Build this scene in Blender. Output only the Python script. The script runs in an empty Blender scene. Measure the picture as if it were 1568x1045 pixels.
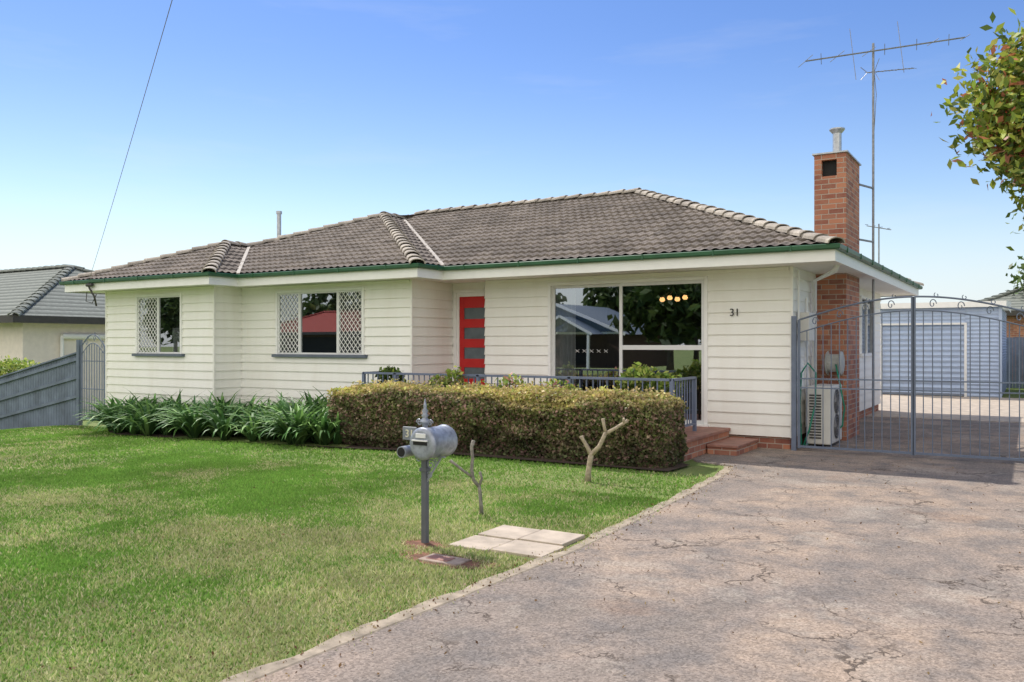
import bpy, bmesh, math, random
import numpy as np
from mathutils import Vector, Matrix, noise
random.seed(7); rng=np.random.default_rng(11)
scene=bpy.context.scene
scene.view_settings.view_transform='Standard'; scene.view_settings.look='None'; scene.view_settings.exposure=0
COL=scene.collection

# ---------------------------------------------------------------- materials
def newmat(name):
    m=bpy.data.materials.new(name); m.use_nodes=True
    nt=m.node_tree; b=nt.nodes['Principled BSDF']; return m,nt,b
def N(nt,t,**k):
    n=nt.nodes.new(t)
    for a,v in k.items(): setattr(n,a,v)
    return n
def ramp(nt,fac,stops):
    r=N(nt,'ShaderNodeValToRGB'); e=r.color_ramp.elements
    while len(e)<len(stops): e.new(0.5)
    for i,(p,c) in enumerate(stops):
        e[i].position=p; e[i].color=(c[0],c[1],c[2],1) if not isinstance(c,(int,float)) else (c,c,c,1)
    nt.links.new(fac,r.inputs[0]); return r.outputs[0]
def noi(nt,vec,scale,detail=4,rough=.55,dist=0):
    n=N(nt,'ShaderNodeTexNoise'); n.inputs['Scale'].default_value=scale; n.inputs['Detail'].default_value=detail
    n.inputs['Roughness'].default_value=rough; n.inputs['Distortion'].default_value=dist
    nt.links.new(vec,n.inputs['Vector']); return n.outputs['Fac']
def mix(nt,fac,a,b,mode='MIX'):
    m=N(nt,'ShaderNodeMix',data_type='RGBA',blend_type=mode)
    for s,v in ((0,fac),(6,a),(7,b)):
        if isinstance(v,(int,float)): m.inputs[s].default_value=v
        elif isinstance(v,tuple): m.inputs[s].default_value=(v[0],v[1],v[2],1)
        else: nt.links.new(v,m.inputs[s])
    return m.outputs[2]
def maprange(nt,v,a,b,c,d,smooth=False):
    n=N(nt,'ShaderNodeMapRange'); n.interpolation_type='SMOOTHSTEP' if smooth else 'LINEAR'
    for i,x in enumerate((a,b,c,d)): n.inputs[1+i].default_value=x
    nt.links.new(v,n.inputs[0]); return n.outputs[0]
def math2(nt,op,a,b):
    n=N(nt,'ShaderNodeMath',operation=op)
    for i,x in enumerate((a,b)):
        if isinstance(x,(int,float)): n.inputs[i].default_value=x
        else: nt.links.new(x,n.inputs[i])
    return n.outputs[0]
def geo(nt): return N(nt,'ShaderNodeNewGeometry').outputs['Position']
def bump(nt,b,h,strength=.3,dist=.01):
    n=N(nt,'ShaderNodeBump'); n.inputs['Strength'].default_value=strength; n.inputs['Distance'].default_value=dist
    nt.links.new(h,n.inputs['Height']); nt.links.new(n.outputs[0],b.inputs['Normal'])
def simple(name,c,rough=.6,metal=0,var=.12,scale=6,bmp=0,c2=None):
    m,nt,b=newmat(name); p=geo(nt); f=noi(nt,p,scale,5)
    d=c2 if c2 else tuple(x*(1-2*var) for x in c)
    col=ramp(nt,f,[(.3,d),(.68,c)])
    nt.links.new(col,b.inputs['Base Color']); b.inputs['Roughness'].default_value=rough; b.inputs['Metallic'].default_value=metal
    if bmp: bump(nt,b,noi(nt,p,scale*12,3),bmp,.004)
    return m
def brickmat(name,c1,c2,mort):
    m,nt,b=newmat(name); p=geo(nt); s=N(nt,'ShaderNodeSeparateXYZ'); nt.links.new(p,s.inputs[0])
    c=N(nt,'ShaderNodeCombineXYZ'); nt.links.new(math2(nt,'ADD',s.outputs[0],s.outputs[1]),c.inputs[0]); nt.links.new(s.outputs[2],c.inputs[1])
    t=N(nt,'ShaderNodeTexBrick'); nt.links.new(c.outputs[0],t.inputs[0])
    t.inputs['Scale'].default_value=1; t.inputs['Brick Width'].default_value=.24; t.inputs['Row Height'].default_value=.086
    t.inputs['Mortar Size'].default_value=.007; t.inputs['Mortar Smooth'].default_value=.2; t.inputs['Bias'].default_value=0
    t.inputs[1].default_value=(*c1,1); t.inputs[2].default_value=(*c2,1); t.inputs[3].default_value=(*mort,1)
    col=mix(nt,ramp(nt,noi(nt,p,9,5),[(.35,0.),(.7,1.)]),t.outputs[0],mix(nt,.35,t.outputs[0],(.42,.26,.18)))
    nt.links.new(col,b.inputs['Base Color']); b.inputs['Roughness'].default_value=.85
    bump(nt,b,math2(nt,'SUBTRACT',1.,t.outputs[1]),.6,.006); return m

def paintmat():
    m,nt,b=newmat('weatherboard_paint'); p=geo(nt)
    mp=N(nt,'ShaderNodeMapping'); nt.links.new(p,mp.inputs[0]); mp.inputs['Scale'].default_value=(3,3,.5)
    f=noi(nt,mp.outputs[0],1.2,6,.6)
    col=ramp(nt,f,[(.25,(.885,.86,.79)),(.6,(.94,.925,.87))])
    s=N(nt,'ShaderNodeSeparateXYZ'); nt.links.new(p,s.inputs[0])
    low=maprange(nt,s.outputs[2],.15,.7,.5,0)
    col=mix(nt,math2(nt,'MULTIPLY',low,noi(nt,p,5,5)),col,(.60,.52,.42))
    nt.links.new(col,b.inputs['Base Color']); b.inputs['Roughness'].default_value=.5
    bump(nt,b,noi(nt,p,60,3),.08,.003); return m
M_paint=paintmat()
M_white=simple('white_trim',(.94,.93,.90),.45,var=.03)
M_soffit=simple('soffit_paint',(.92,.90,.84),.6,var=.04)
M_alum=simple('window_frame_alu',(.80,.80,.79),.4,.0,var=.03)
M_sill=simple('sill_paint',(.14,.17,.22),.5)
M_green=simple('gutter_green',(.035,.13,.06),.4,var=.15)
M_red=simple('door_red',(.60,.016,.016),.35,var=.05)
M_brick=brickmat('brick',(.56,.22,.12),(.26,.085,.06),(.46,.40,.33))
M_slab=simple('porch_red_paint',(.40,.19,.14),.6,var=.2,bmp=.2)
M_rail=simple('railing_paint',(.17,.21,.31),.45,var=.1)
M_gate=simple('gate_paint',(.16,.195,.27),.45,var=.1)
M_fence=simple('fence_paint',(.19,.235,.31),.75,var=.2,scale=3,bmp=.3)
M_black=simple('black',(.008,.008,.008),.7)
M_room=simple('room_wall',(.10,.095,.09),.9)
M_curt=simple('curtain',(.75,.75,.75),.9,var=.1)
M_galv=simple('galvanised',(.55,.56,.57),.35,.6,var=.15,scale=14)
M_valley=simple('valley_mortar',(.52,.47,.40),.8,var=.15,scale=14)
M_dgalv=simple('mast_steel',(.33,.33,.34),.45,.5,var=.2,scale=14)
M_shed=simple('shed_steel',(.44,.53,.69),.5,.0,var=.05)
M_conc=simple('concrete',(.60,.50,.39),.9,var=.18,scale=5,bmp=.5)
M_edge=simple('edge_concrete',(.46,.38,.28),.95,var=.25,scale=9,bmp=.6)
M_lid=simple('lid_concrete',(.46,.35,.28),.95,var=.25,scale=15,bmp=.6)
M_acw=simple('ac_white',(.80,.78,.72),.45,var=.05)
M_hose=simple('hose_green',(.02,.28,.17),.4)
M_tanwood=simple('pruned_wood',(.54,.44,.31),.85,scale=25,var=.25,bmp=.5)
M_grwood=simple('grey_bark',(.32,.29,.25),.9,scale=25,var=.25,bmp=.5)
M_bark=simple('bark',(.16,.12,.09),.9,scale=20,var=.25,bmp=.6)
M_mail=simple('mailbox_paint',(.38,.41,.47),.35,.25,var=.22,scale=22,bmp=.3)
M_mpost=simple('mail_post_paint',(.13,.14,.155),.5)
M_plate=simple('plate',(.24,.26,.29),.5)
M_num=simple('numerals',(.80,.76,.55),.5)
M_numd=simple('numerals_dark',(.02,.02,.02),.4)
M_render=simple('render_wall',(.90,.82,.72),.85,var=.05)
M_dark=simple('dark_fascia',(.06,.055,.05),.6)
M_soil=simple('soil',(.28,.13,.075),.95,var=.3,scale=12,bmp=.8)
M_mulch=simple('garden_soil',(.08,.05,.03),.95,var=.3,scale=20,bmp=.8)
M_redroof=simple('red_roof',(.40,.05,.03),.7)
M_blueroof=simple('blue_roof',(.20,.26,.34),.6)
M_dbrick=simple('dark_brick_wall',(.10,.06,.045),.9)

def glassmat():
    m,nt,b=newmat('window_glass'); nt.nodes.remove(b); out=nt.nodes['Material Output']
    t=N(nt,'ShaderNodeBsdfTransparent'); t.inputs[0].default_value=(.55,.58,.58,1)
    g=N(nt,'ShaderNodeBsdfGlossy'); g.inputs['Color'].default_value=(.8,.84,.88,1); g.inputs['Roughness'].default_value=.01
    bp=N(nt,'ShaderNodeBump'); bp.inputs['Strength'].default_value=.02; bp.inputs['Distance'].default_value=.01
    nt.links.new(noi(nt,geo(nt),1.5,1),bp.inputs['Height']); nt.links.new(bp.outputs[0],g.inputs['Normal'])
    x=N(nt,'ShaderNodeMixShader'); x.inputs[0].default_value=.42
    nt.links.new(t.outputs[0],x.inputs[1]); nt.links.new(g.outputs[0],x.inputs[2]); nt.links.new(x.outputs[0],out.inputs[0]); return m
M_glass=glassmat()
m,nt,b=newmat('lamp_warm'); b.inputs['Emission Color'].default_value=(1,.5,.18,1); b.inputs['Emission Strength'].default_value=4; M_lamp=m

def tilemat(name,ca,cb,cl):
    m,nt,b=newmat(name); p=geo(nt)
    f=noi(nt,p,3.5,6,.65); col=ramp(nt,f,[(.3,ca),(.7,cb)])
    l=ramp(nt,noi(nt,p,38,4,.7),[(.52,0.),(.66,1.)])
    col=mix(nt,l,col,cl)
    w=N(nt,'ShaderNodeTexWhiteNoise'); w.noise_dimensions='3D'
    sn=N(nt,'ShaderNodeVectorMath',operation='SNAP'); nt.links.new(p,sn.inputs[0]); sn.inputs[1].default_value=(.33,.30,10)
    nt.links.new(sn.outputs[0],w.inputs[0])
    hs=ramp(nt,w.outputs[0],[(0,.72),(1,1.15)])
    col=mix(nt,1.,col,hs,'MULTIPLY')
    nt.links.new(col,b.inputs['Base Color']); b.inputs['Roughness'].default_value=.9; b.inputs['Specular IOR Level'].default_value=.25
    bump(nt,b,noi(nt,p,120,3),.3,.003); return m
M_tile=tilemat('roof_tile',(.14,.115,.096),(.22,.188,.16),(.37,.33,.28))
M_cap=tilemat('ridge_cap',(.34,.30,.25),(.50,.445,.37),(.58,.53,.45))

def leafmat(name,transl=.25,rough=.5,spec=.3):
    m,nt,b=newmat(name); out=nt.nodes['Material Output']
    a=N(nt,'ShaderNodeAttribute'); a.attribute_name='Col'
    nt.links.new(a.outputs[0],b.inputs['Base Color']); b.inputs['Roughness'].default_value=rough; b.inputs['Specular IOR Level'].default_value=spec
    t=N(nt,'ShaderNodeBsdfTranslucent'); nt.links.new(a.outputs[0],t.inputs[0])
    x=N(nt,'ShaderNodeMixShader'); x.inputs[0].default_value=transl
    nt.links.new(b.outputs[0],x.inputs[1]); nt.links.new(t.outputs[0],x.inputs[2]); nt.links.new(x.outputs[0],out.inputs[0]); return m
M_leaf=leafmat('leaf',.3); M_grass=leafmat('grass_blade',.35,.7,.15)

def groundmat():
    m,nt,b=newmat('lawn_ground'); p=geo(nt)
    f=noi(nt,p,.7,5,.6); g=noi(nt,p,45,4,.7)
    c1=ramp(nt,f,[(.3,(.13,.22,.045)),(.5,(.19,.27,.055)),(.72,(.36,.36,.14))])
    c=mix(nt,ramp(nt,g,[(.35,0.),(.7,.7)]),c1,(.10,.12,.04))
    nt.links.new(c,b.inputs['Base Color']); b.inputs['Roughness'].default_value=.95
    bump(nt,b,g,.8,.02); return m
M_ground=groundmat()
def asphalt():
    m,nt,b=newmat('asphalt_drive'); p=geo(nt)
    big=noi(nt,p,.42,6,.6,.8); mid=noi(nt,p,2.2,6,.65); fine=noi(nt,p,95,3,.7)
    c=ramp(nt,big,[(.34,(.235,.20,.17)),(.47,(.32,.26,.215)),(.60,(.41,.315,.24))])
    c=mix(nt,ramp(nt,mid,[(.36,.8),(.56,0.)]),c,(.195,.175,.16))
    c=mix(nt,ramp(nt,noi(nt,p,1.1,6,.7,.5),[(.54,0.),(.62,.4)]),c,(.44,.385,.32))
    c=mix(nt,ramp(nt,noi(nt,p,.75,4,.6),[(.60,0.),(.72,.4)]),c,(.30,.18,.11))
    v=N(nt,'ShaderNodeTexVoronoi'); v.inputs['Scale'].default_value=75; nt.links.new(p,v.inputs['Vector'])
    c=mix(nt,1.,c,ramp(nt,v.outputs['Color'],[(.15,.70),(.85,1.24)]),'MULTIPLY')
    c=mix(nt,ramp(nt,fine,[(.30,.65),(.44,0.)]),c,(.09,.075,.06))
    dn=N(nt,'ShaderNodeTexNoise'); dn.inputs['Scale'].default_value=3.; dn.inputs['Detail'].default_value=7; dn.inputs['Roughness'].default_value=.62; nt.links.new(p,dn.inputs['Vector'])
    va=N(nt,'ShaderNodeVectorMath',operation='MULTIPLY_ADD'); nt.links.new(dn.outputs['Color'],va.inputs[0]); va.inputs[1].default_value=(.9,.9,0); nt.links.new(p,va.inputs[2])
    cr=N(nt,'ShaderNodeTexVoronoi',feature='DISTANCE_TO_EDGE'); cr.inputs['Scale'].default_value=.85; nt.links.new(va.outputs[0],cr.inputs['Vector'])
    ce=ramp(nt,cr.outputs['Distance'],[(.0,1.),(.005,.7),(.012,0.)])
    msk=ramp(nt,noi(nt,p,1.1,3),[(.44,0.),(.54,1.)])
    cm=math2(nt,'MULTIPLY',ce,msk)
    c=mix(nt,cm,c,(.09,.07,.055))
    nt.links.new(c,b.inputs['Base Color']); b.inputs['Roughness'].default_value=.95; b.inputs['Specular IOR Level'].default_value=.2
    bump(nt,b,math2(nt,'SUBTRACT',fine,cm),.6,.007); return m
M_asph=asphalt()

# ---------------------------------------------------------------- mesh helpers
class MB:
    def __init__(s): s.v=[]; s.f=[]
    def quad(s,*p):
        i=len(s.v); s.v+= [tuple(q) for q in p]; s.f.append(tuple(range(i,i+len(p)))); return s
    def box(s,x0,x1,y0,y1,z0,z1):
        i=len(s.v); s.v+=[(x0,y0,z0),(x1,y0,z0),(x1,y1,z0),(x0,y1,z0),(x0,y0,z1),(x1,y0,z1),(x1,y1,z1),(x0,y1,z1)]
        for f in ((0,3,2,1),(4,5,6,7),(0,1,5,4),(1,2,6,5),(2,3,7,6),(3,0,4,7)): s.f.append(tuple(i+k for k in f))
        return s
    def beam(s,p,q,w,h=None):
        h=h or w; p=Vector(p); q=Vector(q); d=(q-p).normalized()
        up=Vector((0,0,1)) if abs(d.z)<.9 else Vector((0,1,0))
        a=d.cross(up).normalized(); b=a.cross(d)
        i=len(s.v)
        for c in (p,q):
            for e,g in ((-1,-1),(1,-1),(1,1),(-1,1)): s.v.append(tuple(c+a*e*w/2+b*g*h/2))
        for f in ((3,2,1,0),(4,5,6,7),(0,1,5,4),(1,2,6,5),(2,3,7,6),(3,0,4,7)): s.f.append(tuple(i+k for k in f))
        return s
    def tube(s,pts,r,n=8):
        pts=[Vector(p) for p in pts]; rs=r if isinstance(r,(list,tuple)) else [r]*len(pts)
        i0=len(s.v); prev=None
        for k,p in enumerate(pts):
            d=(pts[min(k+1,len(pts)-1)]-pts[max(k-1,0)]).normalized()
            if prev is None:
                up=Vector((0,0,1)) if abs(d.z)<.9 else Vector((0,1,0)); a=d.cross(up).normalized()
            else: a=(prev-d*prev.dot(d)).normalized()
            prev=a; b=d.cross(a)
            for j in range(n):
                t=2*math.pi*j/n; s.v.append(tuple(p+(a*math.cos(t)+b*math.sin(t))*rs[k]))
        for k in range(len(pts)-1):
            for j in range(n):
                a0=i0+k*n+j; a1=i0+k*n+(j+1)%n; s.f.append((a0,a1,a1+n,a0+n))
        s.f.append(tuple(i0+j for j in range(n))[::-1]); s.f.append(tuple(i0+(len(pts)-1)*n+j for j in range(n))); return s
    def obj(s,name,mat,parent=None,smooth=False,bevel=0,auto=False):
        me=bpy.data.meshes.new(name); me.from_pydata(s.v,[],s.f); me.validate(); me.update()
        me.materials.append(mat); o=bpy.data.objects.new(name,me); COL.objects.link(o)
        if parent: o.parent=parent
        if smooth:
            for p in me.polygons: p.use_smooth=True
        if bevel:
            b=o.modifiers.new('b','BEVEL'); b.width=bevel; b.segments=2; b.limit_method='ANGLE'
        return o
def empty(name):
    o=bpy.data.objects.new(name,None); COL.objects.link(o); return o
def text(name,body,size,loc,rot,mat,parent,ext=.006):
    c=bpy.data.curves.new(name,'FONT'); c.body=body; c.size=size; c.extrude=ext; c.align_x='CENTER'
    o=bpy.data.objects.new(name,c); COL.objects.link(o); o.location=loc; o.rotation_euler=rot; c.materials.append(mat); o.parent=parent; return o
def fastmesh(name,verts,k,mat,cols=None,parent=None,facearr=None):
    me=bpy.data.meshes.new(name); nv=len(verts)
    me.vertices.add(nv); me.vertices.foreach_set('co',verts.astype(np.float32).ravel())
    if facearr is None: facearr=np.arange(nv,dtype=np.int32).reshape(-1,k)
    nf=len(facearr); me.loops.add(nf*k); me.loops.foreach_set('vertex_index',facearr.astype(np.int32).ravel())
    me.polygons.add(nf); me.polygons.foreach_set('loop_start',np.arange(0,nf*k,k,dtype=np.int32))
    me.update(calc_edges=True)
    if cols is not None:
        at=me.color_attributes.new('Col','FLOAT_COLOR','POINT'); c4=np.ones((nv,4),np.float32); c4[:,:3]=np.clip(cols,0,.85); at.data.foreach_set('color',c4.ravel())
    me.materials.append(mat); o=bpy.data.objects.new(name,me); COL.objects.link(o)
    if parent: o.parent=parent
    return o
def leafcloud(name,c,size,cols,mat,parent=None,elong=1.9,up=0.0):
    n=len(c); d=rng.normal(size=(n,3)); d[:,2]+=up; d/=np.linalg.norm(d,axis=1)[:,None]
    w=np.cross(d,rng.normal(size=(n,3))); w/=np.linalg.norm(w,axis=1)[:,None]+1e-9
    nn=np.cross(d,w); s=size[:,None]
    V=np.stack([c-d*s*elong/2,c+w*s*.5+nn*s*.12,c+d*s*elong/2,c-w*s*.5+nn*s*.12],1).reshape(-1,3)
    return fastmesh(name,V,4,mat,np.repeat(cols,4,0),parent)
def sstep(a,b,x):
    t=np.clip((x-a)/(b-a),0,1); return t*t*(3-2*t)
def gz(x,y): return -.25*sstep(-10,-19,x)*1.0-.40*sstep(-18.5,-24,x)-.4*sstep(-24,-34,x)

NG=256; nl=np.array([[noise.noise(Vector((i*.09,j*.09,3.3)))+.5*noise.noise(Vector((i*.27,j*.27,8.1)))+.25*noise.noise(Vector((i*.8,j*.8,1.1))) for j in range(NG)] for i in range(NG)])
def nz(x,y,sc=8.): return nl[(np.asarray(x)*sc).astype(int)%NG,(np.asarray(y)*sc).astype(int)%NG]

# ---------------------------------------------------------------- ground
xs=sorted(set(list(np.arange(-40,12,1.0))+[-700,-400,-200,-120,-80,-60,-50,20,40,80,160,400,700]))
ys=sorted(set(list(np.arange(-4,32,2.0))+[-700,-300,-150,-80,-40,-20,-10,40,60,100,200,400,800,1500]))
mb=MB()
for y in ys:
    for x in xs: mb.v.append((x,y,float(gz(np.float64(x),y))))
nx=len(xs)
for j in range(len(ys)-1):
    for i in range(nx-1): a=j*nx+i; mb.f.append((a,a+1,a+1+nx,a+nx))
mb.obj('ground',M_ground,smooth=True)

rows=[(-3.2,-3.35,.5),(0,-3.30,.4),(1.5,-3.27,.35),(2.85,-3.25,.35),(4.4,-3.17,.35),(5.9,-3.10,.35),(7.5,-3.14,.35),(9,-3.2,.35),(10.6,-3.3,.35),(11.25,-3.42,.35),(11.45,-4.0,.35),(11.8,-4.2,.35),(13.47,-4.2,.35),(13.5,-3.3,3),(21,-3.3,3),(29.9,-5.5,3)]
def edge_x(y): return np.interp(y,[r[0] for r in rows],[r[1] for r in rows])
yy=[]
for a,b_ in zip(rows[:-1],rows[1:]):
    k=max(1,int((b_[0]-a[0])/.08))
    for t in range(k): yy.append(a[0]+(b_[0]-a[0])*t/k)
yy.append(rows[-1][0]); mb=MB()
for y in yy:
    xl=float(edge_x(y))+ (0.03*float(nz(y,3.,20.))+.02*float(nz(y,7.,60.)) if y<11.2 else 0); xr=float(np.interp(y,[r[0] for r in rows],[r[2] for r in rows]))
    mb.v+=[(xl,y,.0),(xl+.015,y,.014),(xr,y,.014)]
for j in range(len(yy)-1):
    a=3*j; mb.f+=[(a,a+1,a+4,a+3),(a+1,a+2,a+5,a+4)]
mb.obj('driveway',M_asph)
MB().box(-5.5,3,20.6,29.7,.006,.022).obj('concrete_apron',M_conc)
mb=MB(); yv=[y for y in yy if 1<y<11.2]
for y in yv:
    x=float(edge_x(y)); a=.11+.05*float(nz(y,1.,30.)); mb.v+=[(x-a,y,.001),(x-a+.02,y,.016),(x+.02,y,.020),(x+.035,y,.010)]
for j in range(len(yv)-1):
    a=4*j; mb.f+=[(a,a+1,a+5,a+4),(a+1,a+2,a+6,a+5),(a+2,a+3,a+7,a+6)]
mb.obj('driveway_edging',M_edge)
MB().box(-80,60,-12,-4.2,-.02,.008).obj('street',M_asph)

sl=empty('stepping_slabs')
for k,(x0,x1,y0,y1) in enumerate([(-4.06,-3.68,5.63,6.03),(-3.67,-3.2,5.66,6.05),(-4.05,-3.66,6.05,6.47),(-3.65,-3.24,6.07,6.48)]):
    MB().box(x0,x1,y0,y1,-.02,.018+.004*k).obj('slab_%d'%k,M_conc,sl,bevel=.006)
wm=empty('water_meter_cover')
mb=MB()
ring=[(-3.82+.44*math.cos(t)*(1+.15*math.sin(3*t)),5.24+.20*math.sin(t)*(1+.2*math.cos(2*t)),.006) for t in np.linspace(0,2*math.pi,28,endpoint=False)]
mb.v=[(-3.8,5.22,.014)]+ring; mb.f=[(0,1+i,1+(i+1)%28) for i in range(28)]; mb.obj('soil',M_soil,wm,smooth=True)
MB().box(-3.98,-3.62,5.12,5.32,.0,.022).obj('lid',M_lid,wm,bevel=.008)
MB().box(-3.93,-3.73,5.16,5.27,.02,.027).obj('lid_plate',M_slab,wm,bevel=.003)
mb=MB(); ring=[(-4.27+.22*math.cos(t)*(1+.2*math.sin(3*t)),5.56+.16*math.sin(t),.004) for t in np.linspace(0,2*math.pi,20,endpoint=False)]
mb.v=[(-4.27,5.56,.014)]+ring; mb.f=[(0,1+i,1+(i+1)%20) for i in range(20)]; mb.obj('soil_round_post',M_soil,wm,smooth=True)

# ---------------------------------------------------------------- house
H=empty('weatherboard_house')
YA,YB,YC,YD=13.49,12.49,11.77,13.80
XR,XA,XBr,XCr,XL=-3.18,-8.856,-9.84,-14.44,-18.1
YBACK=22.5; Z0,Z1=.2,2.86
def siding(mb,p0,p1,nrm,z0,z1,ops=(),ex=.178):
    p0=Vector(p0); p1=Vector(p1); L=(p1-p0).length; d=(p1-p0)/L; n=Vector(nrm)
    z=z0
    while z<z1-1e-4:
        zt=z+ex; cuts=sorted(set([z,min(zt,z1)]+[o for q in ops for o in (q[2],q[3]) if z<o<min(zt,z1)]))
        P=lambda s,zz: tuple((p0+d*s+n*(.026*(1-(zz-z)/ex)+.001)).to_3d()+Vector((0,0,zz)))
        for c0,c1 in zip(cuts[:-1],cuts[1:]):
            segs=[(0,L)]
            for q in ops:
                if q[2]<(c0+c1)/2<q[3]:
                    ns=[]
                    for a,b_ in segs:
                        if q[1]<=a or q[0]>=b_: ns.append((a,b_)); continue
                        if q[0]>a: ns.append((a,q[0]))
                        if q[1]<b_: ns.append((q[1],b_))
                    segs=ns
            for a,b_ in segs:
                mb.quad(P(a,c0),P(b_,c0),P(b_,c1),P(a,c1))
                if c0==z:
                    q0=p0+d*a; q1=p0+d*b_
                    mb.quad((q0.x,q0.y,z),(q1.x,q1.y,z),P(b_,z),P(a,z))
        z=zt
V2=lambda x,y: Vector((x,y))
WA=(-7.42,-4.56,.34,2.70)
WB=(-13.32,-11.02,1.44,2.70)
WC=(-16.95,-15.48,1.44,2.69)
mb=MB()
siding(mb,V2(XA,YA),V2(XR,YA),V2(0,-1),Z0,Z1,[(WA[0]-XA,WA[1]-XA,WA[2],WA[3])])
siding(mb,V2(XCr,YB),V2(XBr,YB),V2(0,-1),Z0,Z1,[(WB[0]-XCr,WB[1]-XCr,WB[2],WB[3])])
siding(mb,V2(XL,YC),V2(XCr,YC),V2(0,-1),Z0,Z1,[(WC[0]-XL,WC[1]-XL,WC[2],WC[3])])
siding(mb,V2(XBr,YB),V2(XBr,YD),V2(1,0),Z0,Z1)
siding(mb,V2(XCr,YC),V2(XCr,YB),V2(1,0),Z0,Z1)
siding(mb,V2(XR,YA),V2(XR,YBACK),V2(1,0),Z0,Z1,[(19.6-YA,21.3-YA,1.45,2.65)])
siding(mb,V2(XL,YBACK),V2(XL,YC),V2(-1,0),Z0,Z1)
siding(mb,V2(XR,YBACK),V2(XL,YBACK),V2(0,1),Z0,Z1)
siding(mb,V2(XA,YD),V2(XA,YA),V2(-1,0),Z0,Z1)
siding(mb,V2(XBr,YD),V2(XA,YD),V2(0,-1),Z0,Z1,[(.12,.99,.2,2.66)])
mb.obj('weatherboards',M_paint,H)
mb=MB()
for x,y in ((XR,YA),(XBr,YB),(XCr,YC),(XL,YC)): 
    mb.box(x-.012,x+.032,y-.032,y+.012,Z0-.01,Z1) if x!=XL else mb.box(x-.032,x+.012,y-.032,y+.012,Z0-.01,Z1)
for x0,x1,y in ((XL,XCr,YC),(XCr,XBr,YB),(XA,XR,YA)): mb.box(x0+.035,x1-.035,y-.034,y-.002,2.80,2.848)
mb.obj('corner_trim',M_paint,H,bevel=.004)
mb=MB()
mb.box(XL+.03,XCr-.03,YC+.03,YBACK,-.6,.199); mb.box(XCr-.02,XBr-.03,YB+.03,YBACK-.01,-.5,.198); mb.box(XBr-.02,XR-.03,YD+.05,YBACK-.02,-.3,.197); mb.box(XA,XR-.03,YA+.03,YD+.06,-.3,.196)
mb.obj('brick_base',M_brick,H)
def frame(mb,x0,x1,z0,z1,y,w=.055,out=.045,dep=.09):
    mb.box(x0-w,x0,y-out,y+dep,z0-.0,z1+w); mb.box(x1,x1+w,y-out,y+dep,z0,z1+w); mb.box(x0,x1,y-out-.003,y+dep,z1,z1+w)
    mb.box(x0-w-.02,x1+w+.02,y-out-.03,y+dep,z0-.045,z0-.002)
fw=MB(); frame(fw,*WA,YA); fw.obj('big_window_frame',M_white,H,bevel=.004)
fw=MB()
for W,Y in ((WB,YB),(WC,YC)):
    x0,x1,z0,z1=W; w=.05
    fw.box(x0-w,x0,Y-.045,Y+.09,z0,z1+w); fw.box(x1,x1+w,Y-.045,Y+.09,z0,z1+w); fw.box(x0,x1,Y-.048,Y+.09,z1,z1+w)
fw.obj('window_frames',M_white,H,bevel=.004)
fw=MB()
for W,Y in ((WB,YB),(WC,YC)):
    x0,x1,z0,z1=W; fw.box(x0-.12,x1+.12,Y-.09,Y+.09,z0-.06,z0-.002)
fw.obj('window_sills',M_sill,H,bevel=.006)
def sash(mb,x0,x1,z0,z1,y,w=.035,d=.03):
    mb.box(x0,x0+w,y-d,y,z0,z1); mb.box(x1-w,x1,y-d,y,z0,z1); mb.box(x0+w,x1-w,y-d+.002,y,z0,z0+w); mb.box(x0+w,x1-w,y-d+.002,y,z1-w,z1)
sm=MB(); gl=MB(); lat=MB(); bk=MB()
def glass(x0,x1,z0,z1,y): gl.quad((x0,y,z0),(x1,y,z0),(x1,y,z1),(x0,y,z1))
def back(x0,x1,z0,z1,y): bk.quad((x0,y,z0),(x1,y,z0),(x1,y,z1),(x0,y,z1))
def lattice(x0,x1,z0,z1,y,sx=.105,sz=.125):
    for s in (1,-1):
        k=-int((z1-z0)/sz)-1
        while k*sx<(x1-x0)+ (z1-z0)/sz*sx:
            xa=x0+k*sx if s==1 else x1-k*sx
            t0,t1=0,(z1-z0)
            xf=lambda t: xa+s*t*sx/sz
            ta=(x0-xa)/(s*sx/sz); tb=(x1-xa)/(s*sx/sz)
            a,b_=max(t0,min(ta,tb)),min(t1,max(ta,tb))
            if b_-a>.01: lat.beam((xf(a),y+(.004 if s==1 else -.004),z0+a),(xf(b_),y+(.004 if s==1 else -.004),z0+b_),.010,.010)
            k+=1
x0,x1,z0,z1=WB; m1,m2=-12.71,-11.66
for a,b_ in ((x0,m1),(m1,m2),(m2,x1)): sash(sm,a,b_,z0,z1,YB+.01); glass(a+.035,b_-.035,z0+.035,z1-.035,YB+.005)
lattice(x0+.03,m1-.03,z0+.03,z1-.03,YB-.03); lattice(m2+.03,x1-.03,z0+.03,z1-.03,YB-.03)
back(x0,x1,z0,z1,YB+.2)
x0,x1,z0,z1=WC; m1=-16.25
for a,b_ in ((x0,m1),(m1,x1)): sash(sm,a,b_,z0,z1,YC+.01); glass(a+.035,b_-.035,z0+.035,z1-.035,YC+.005)
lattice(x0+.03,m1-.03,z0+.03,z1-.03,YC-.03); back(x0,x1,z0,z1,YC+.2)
x0,x1,z0,z1=WA; m1=-6.06
sash(sm,x0,m1+.02,z0,z1,YA+.06,.05); sash(sm,m1-.02,x1,z0,z1,YA+.02,.055,.035)
sm.box(m1+.03,x1-.05,YA-.012,YA+.018,1.55,1.63)
glass(x0+.05,m1-.03,z0+.05,z1-.05,YA+.05); glass(m1+.035,x1-.055,z0+.055,z1-.055,YA+.004)
sm2=MB()
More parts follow.
